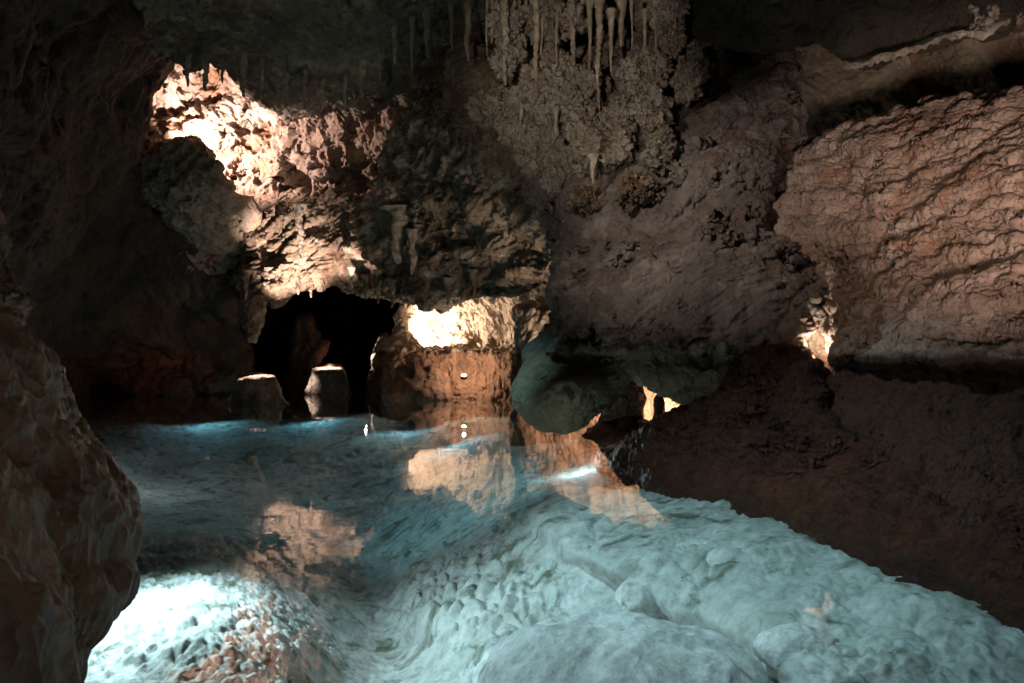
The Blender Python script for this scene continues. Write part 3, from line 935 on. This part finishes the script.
GL = 'stalactites on the dark ceiling left of the centre'
ls = [(188, 40, 88, 7, 14.6), (205, 40, 92, 10, 14.8), (222, 45, 84, 5, 14.8), (243, 50, 98, 9, 14.6), (262, 50, 90, 5, 14.6), (286, 55, 108, 8, 14.6), (305, 60, 100, 5, 14.6), (322, 55, 112, 9, 14.8), (345, 50, 106, 6, 14.4), (362, 45, 98, 9, 14.0),
      (395, 20, 66, 7, 13.0), (412, 15, 72, 5, 13.0), (428, 10, 58, 9, 12.8), (452, 0, 50, 6, 12.0), (468, -5, 62, 8, 11.0)]
ln = ['leftmost stalactite on the ceiling rim above the glowing alcove', 'thick stalactite, second from the left above the glowing alcove', 'short thin stalactite, third from the left above the alcove', 'knobbly stalactite over the brightest part of the alcove',
      'thin stalactite right of the knobbly one over the alcove', 'stout stalactite above the middle of the alcove', 'slim stalactite between two stout ones above the alcove', 'longest stalactite of the rim above the alcove',
      'thin stalactite above the right end of the alcove', 'last stout stalactite at the right end of the alcove rim', 'stalactite in the dark, just right of the lone thin one', 'needle stalactite in the dark ceiling left of the cluster',
      'fat short stalactite in the dark ceiling left of the cluster', 'slim stalactite next to the fat short one, nearer the cluster', 'stalactite in the dark closest to the left edge of the cluster']
for k, ((px, t, b, w, D), l) in enumerate(zip(ls, ln)):
    stalactite(px, t, b, w, D, l, GL, 700 + k * 5, 'stalactite', .3)

GF = 'small stalactites on the fringe of the arch'
fr = [(246, 270, 300, 7), (270, 268, 296, 7), (283, 270, 292, 5), (298, 266, 295, 7), (311, 262, 298, 6), (322, 262, 292, 6), (352, 268, 288, 5), (366, 275, 300, 7), (378, 270, 304, 6), (392, 280, 308, 7),
      (300, 205, 262, 8), (398, 208, 264, 20), (412, 230, 275, 9), (425, 275, 306, 8), (448, 278, 306, 8), (473, 270, 300, 7)]
fl = ['stalactite at the far left tip of the lit arch fringe', 'second stalactite from the left of the lit arch fringe', 'slim stalactite between two thicker ones left of the arch centre', 'thick stalactite above the left island stone',
      'longest fringe stalactite, above the gap between the two island stones', 'short stalactite just left of the bright hollow in the arch', 'tiny stalactite right below the bright hollow in the arch', 'stalactite right of the bright hollow in the arch',
      'long slim stalactite above the bright-edged pillar', 'stalactite at the right end of the dark opening', 'tall thin column-like stalactite on the face of the arch, below the pink shelf', 'fat bulbous whitish stalactite high on the arch face',
      'narrow stalactite beside the fat whitish one', 'stalactite just above the bright glow of the recess', 'stalactite over the middle of the glowing recess', 'rightmost fringe stalactite over the glowing recess']
for k, ((px, t, b, w), l) in enumerate(zip(fr, fl)):
    D = float(np.interp(px, [246, 345, 400, 500], [17.8, 17.45, 16.3, 14.6]))
    if k in (10, 11, 12):
        D -= .45
    stalactite(px, t, b, w, D, l, GF, 400 + k * 5, 'calcite' if k in (10, 11, 12) else 'arch', .3)

# crusted calcite clumps
GC = 'crusted calcite clumps around the stalactites'
cl = [((556, 82, 9.7), (.40, .3, .42), 'large pale crusted clump hanging mid-cluster between long stalactites'), ((578, 100, 9.5), (.26, .25, .32), 'crusted clump hanging low beside the longest stalactite'),
      ((640, 72, 9.0), (.24, .22, .20), 'pale rosette of calcite right of the stalactite cluster'), ((508, 40, 9.6), (.17, .15, .42), 'knobbly crust wrapped round the second stalactite'),
      ((522, 115, 10.1), (.2, .2, .32), 'pale crusted clump below the left stalactites'), ((602, 145, 9.2), (.42, .3, .32), 'brownish clump lowest under the longest stalactite'),
      ((618, 122, 9.3), (.24, .25, .3), 'brown crusted clump right of the lowest one'), ((995, 18, 5.5), (.13, .12, .14), 'whitish frilled clump hanging at the top right corner'),
      ((668, 28, 9.1), (.16, .16, .3), 'knobbly crust at the thick stalactite on the right'), ((548, 20, 9.8), (.5, .3, .22), 'crust at the ceiling root of the stalactite cluster')]
for k, (p, r, l) in enumerate(cl):
    blob('calcite_clump', W(*p), r, M['calcite'], l, 'calcite clump', [d_rough(.4, .22, 500 + k), d_popcorn(.15, .10, 520 + k), d_popcorn(.06, .05, 530 + k)], n=90, group=GC)


GK = 'small crust patches below the stalactite cluster'
ck = [((655, 110, 8.75), (.2, .16, .2), 'crust patch under the pale rosette'), ((665, 150, 8.6), (.15, .14, .2), 'crust patch on the buttress, below the one under the rosette'), ((640, 195, 8.5), (.2, .14, .14), 'rightmost low crust patch on the buttress'),
      ((590, 205, 9.0), (.24, .15, .16), 'crust patch under the lone short stalactite'), ((560, 170, 9.5), (.26, .2, .26), 'crust patch left of the lowest brown clump'), ((535, 150, 10.0), (.26, .2, .3), 'crust patch under the left stalactites, near the arch'),
      ((490, 105, 11.2), (.3, .25, .25), 'crust patch at the left foot of the stalactite cluster'), ((470, 130, 12.0), (.34, .3, .24), 'dim crust patch farthest left below the cluster'), ((690, 70, 8.75), (.14, .14, .26), 'narrow crust patch right of the thick crusted stalactite')]
for k, (p, r, l) in enumerate(ck):
    blob('calcite_clump', W(*p), r, M['arch'] if k in (2, 3, 7) else M['calcite'], l, 'calcite clump', [d_rough(.3, .2, 550 + k), d_popcorn(.13, .08, 560 + k), d_popcorn(.055, .045, 570 + k)], n=70, group=GK)

# pale drip edge on the ceiling ledge
def fringe(name, pts, r, mat, label, cat, seed):
    P0 = np.array([W(*p) for p in pts])
    seg = np.r_[0, np.cumsum(np.linalg.norm(np.diff(P0, axis=0), axis=1))]
    n = int(seg[-1] / .012)
    t = np.linspace(0, seg[-1], n)
    C = np.stack([np.interp(t, seg, P0[:, k]) for k in range(3)], 1)
    C[:, 2] += .03 * fbm(C / .25, 3, seed)
    m = 20
    th = np.linspace(0, 2 * math.pi, m, endpoint=False)
    rr = r * (1 + .5 * pn(C / .2, seed + 3)) * np.sin(np.linspace(.05, math.pi - .05, n)) ** .3
    V = C[:, None] + np.stack([np.zeros((n, m)), np.cos(th)[None] * rr[:, None] * 1.6, np.sin(th)[None] * rr[:, None]], 2)
    drip = np.maximum(0, ridged(np.stack([C[:, 0] / .09, C[:, 1] / .09, C[:, 2] * 0], 1), 3, seed + 5) - .2)
    V[..., 2] -= (np.maximum(0, -np.sin(th))[None] * drip[:, None] * r * 1.6)
    V = V.reshape(-1, 3)
    i = np.arange(n - 1)[:, None] * m + np.arange(m)[None]
    j = np.arange(n - 1)[:, None] * m + (np.arange(m) + 1)[None] % m
    o = link_mesh(name, V, np.stack([i, j, j + m, i + m], 2).reshape(-1, 4), mat)
    displace(o, d_rough(.12, .012, seed + 7))
    return tag(o, label, cat)


fringe('calcite_fringe', [(843, 62, 6.45), (862, 66, 6.35), (885, 56, 6.2), (905, 50, 6.05), (935, 40, 5.85), (962, 32, 5.65), (985, 34, 5.5), (1010, 22, 5.35)], .017, M['calcite'],
       'thin whitish drip edge along the rim of the top right ceiling ledge', 'calcite fringe', 601)
fringe('calcite_fringe', [(795, 46, 7.1), (808, 48, 7.05), (820, 42, 7.0), (832, 36, 6.9)], .014, M['calcite'],
       'short pale drip edge on the ceiling, left of the long whitish rim', 'calcite fringe', 611)

# the one floodlight that can be seen, at the foot of the glowing recess
fl = bpy.data.objects.new('floodlight', None)
COL.objects.link(fl)
fl.location = Vector(W(464, 379, 17.6))
tag(fl, 'small glowing floodlight at the foot of the flowstone recess, above the water', 'floodlight')


def tube(name, rings, mat, m=20):
    V = []
    for (y, r) in rings:
        for k in range(m):
            a = 2 * math.pi * k / m
            V.append((r * math.cos(a), y, r * math.sin(a)))
    Q = [[i * m + k, i * m + (k + 1) % m, (i + 1) * m + (k + 1) % m, (i + 1) * m + k] for i in range(len(rings) - 1) for k in range(m)]
    return link_mesh(name, np.array(V), Q, mat, fl)


tube('housing', [(.02, .001), (.02, .05), (.03, .07), (.14, .09), (.15, .09), (.15, .08), (.13, .075)], M['metal'])
tube('lens', [(.135, .001), (.14, .04), (.135, .074), (.10, .074), (.09, .001)], M['glow'])
tube('bracket', [(.05, .072), (.05, .10), (.08, .10), (.08, .078)], M['metal'])
fl.rotation_euler = (math.radians(125), 0, 0)
fl.scale = (.8, .8, .8)

# ------------------------------------------------------------------ lamps of the cave, and added fill lights
def lamp(kind, loc, energy, col, aim=None, cone=90, blend=.6, radius=.02, name='lamp_or_fill_light', parent=None):
    d = bpy.data.lights.new(name, kind)
    d.energy = energy
    d.color = col
    d.shadow_soft_size = radius
    if kind == 'SPOT':
        d.spot_size = math.radians(cone)
        d.spot_blend = blend
    o = bpy.data.objects.new(name, d)
    COL.objects.link(o)
    o.location = Vector(loc)
    if aim is not None:
        o.rotation_euler = (Vector(aim) - Vector(loc)).to_track_quat('-Z', 'Y').to_euler()
    return o


WARM = (1.0, .79, .61)
PINK = (1.0, .74, .64)
CYAN = (.66, .92, 1.0)
COOL = (.80, .94, 1.0)
# upper-left alcove, behind the boulder
lamp('SPOT', W(186, 146, 17.2), 1100, PINK, W(250, 118, 18.6), 165, .5)
# arch: uplight behind the left island stone
lamp('SPOT', W(290, 388, 15.8), 4600, PINK, W(292, 262, 17.6), 38, .9)
lamp('SPOT', W(345, 274, 16.9), 110, PINK, W(345, 250, 17.4), 120, .6)
# down lights on the two stones
lamp('SPOT', W(262, 312, 17.3), 2400, PINK, W(258, 376, 16.9), 34, .9)
lamp('SPOT', W(330, 312, 21.0), 2400, PINK, W(328, 368, 20.6), 32, .9)
lamp('SPOT', W(288, 378, 19.4), 160, (1, .92, .86), W(312, 383, 20.1), 46, .7)
# recess
lamp('SPOT', W(424, 338, 18.95), 460, WARM, W(450, 322, 19.8), 165, .4)
lamp('POINT', W(464, 366, 17.7), 80, WARM, radius=.03)
# bright-edged pillar
lamp('SPOT', W(366, 352, 21.6), 130, WARM, W(381, 350, 20.9), 120, .5)
# gap below buttress
lamp('SPOT', W(668, 404, 11.2), 420, WARM, W(660, 396, 12.6), 160, .5)
lamp('SPOT', W(578, 372, 11.6), 170, WARM, W(585, 350, 13.2), 150, .5)
# crack behind the bank
lamp('POINT', W(812, 356, 7.25), 60, WARM, radius=.03)
# right wall, lamp off to the right
lamp('SPOT', (1.5, 1.7, .9), 1700, (1, .76, .64), W(960, 150, 6.6), 31, 1, .35)
# unseen fill spots added high over the pool: buttress, right wall
FILL_POS = np.array([-1.3, 4.4, 4.25])
lamp('SPOT', FILL_POS, 620, (1, .83, .73), W(680, 215, 8.2), 42, .9, .2)
lamp('SPOT', FILL_POS, 240, (1, .70, .54), W(900, 235, 6.2), 36, .9, .2)
lamp('SPOT', (-1.2, 1.0, 2.0), 1500, (1, .84, .70), W(565, 75, 9.6), 25, 1, .1)  # fill spot added to brighten the stalactites
lamp('SPOT', (-2.5, 2.0, 2.4), 270, (.95, .92, .75), W(290, 50, 13), 38, 1, .1)  # dim fill added for the ceiling on the left
lamp('POINT', (-.3, -1.2, 2.2), 18, (1, .72, .52), radius=.2)  # weak general fill added behind the camera
lamp('SPOT', (.7, .1, 2.0), 34, (1, .84, .70), (-1.7, 2.6, .55), 56, .9, .15)  # fill added for the near foreground rock
lamp('SPOT', (-2.4, 2.6, 2.6), 800, (1, .55, .38), W(160, 350, 20), 12, 1, .1)  # narrow reddish fill added to bring out the far left boulders
# bluish spots added at the same unseen point, aimed down into the pool
lamp('SPOT', FILL_POS + np.array([0, .3, 0]), 820, CYAN, (1.25, 5.2, -.3), 62, .8, .06)
lamp('SPOT', FILL_POS + np.array([.2, .3, 0]), 1300, (.40, .84, 1), (-.5, 9.8, -.5), 32, .9, .06)
lamp('SPOT', FILL_POS + np.array([-.2, .3, 0]), 330, (.08, .52, .70), (-4.0, 13.0, -1.2), 40, .9, .06)
lamp('SPOT', (.15, 6.2, -.15), 10, (.95, 1, .88), (.75, 7.35, .7), 95, .9, .05)  # underwater spot added to lift the buttress lobes
lamp('POINT', (.8, 9.2, -.12), 22, CYAN, radius=.08)  # underwater light added below the lobes, tinting them and the bed
lamp('SPOT', (-1.6, 1.6, 2.6), 200, COOL, (.5, 3.2, -.3), 34, .9, .06)  # off-frame spot added to whiten the big submerged boulder
# white lamp behind the foreground rock
lamp('SPOT', (-3.0, 5.2, .6), 560, COOL, (-2.1, 5.2, -.5), 125, .9, .06)
lamp('POINT', (-6.6, 12.5, -.1), 30, COOL, radius=.05)
for x, y, e in ((-2.6, 17.2, 34), (-7.6, 18.6, 44), (-5.0, 18.9, 40), (-1.2, 14.5, 34)):
    lamp('SPOT', (x, y, -.06), e, (.30, .76, 1), (x + .3, y - .6, -1), 160, .5, .04)

# ------------------------------------------------------------------ world, camera, render settings
w = bpy.data.worlds.new('World')
SC.world = w
w.use_nodes = True
w.node_tree.nodes['Background'].inputs['Color'].default_value = (.02, .02, .025, 1)
w.node_tree.nodes['Background'].inputs['Strength'].default_value = 0.05
cd = bpy.data.cameras.new('camera')
cam = bpy.data.objects.new('camera', cd)
COL.objects.link(cam)
cam.location = (0, 0, EYE)
cam.rotation_euler = (math.radians(90), 0, 0)
cd.sensor_width = 36
cd.lens = 36 * F / 1024
cd.shift_y = (HOR - 341.5) / 1024
cd.clip_start = .05
cd.clip_end = 200
SC.camera = cam
SC.view_settings.view_transform = 'Standard'
SC.view_settings.look = 'None'
SC.view_settings.exposure = 0.0
SC.view_settings.gamma = 1.0
c = SC.cycles
c.use_denoising = True
c.adaptive_threshold = .02
c.max_bounces = 7
c.diffuse_bounces = 3
c.glossy_bounces = 3
c.transparent_max_bounces = 8
c.sample_clamp_indirect = 4.0
c.caustics_reflective = False
c.caustics_refractive = False
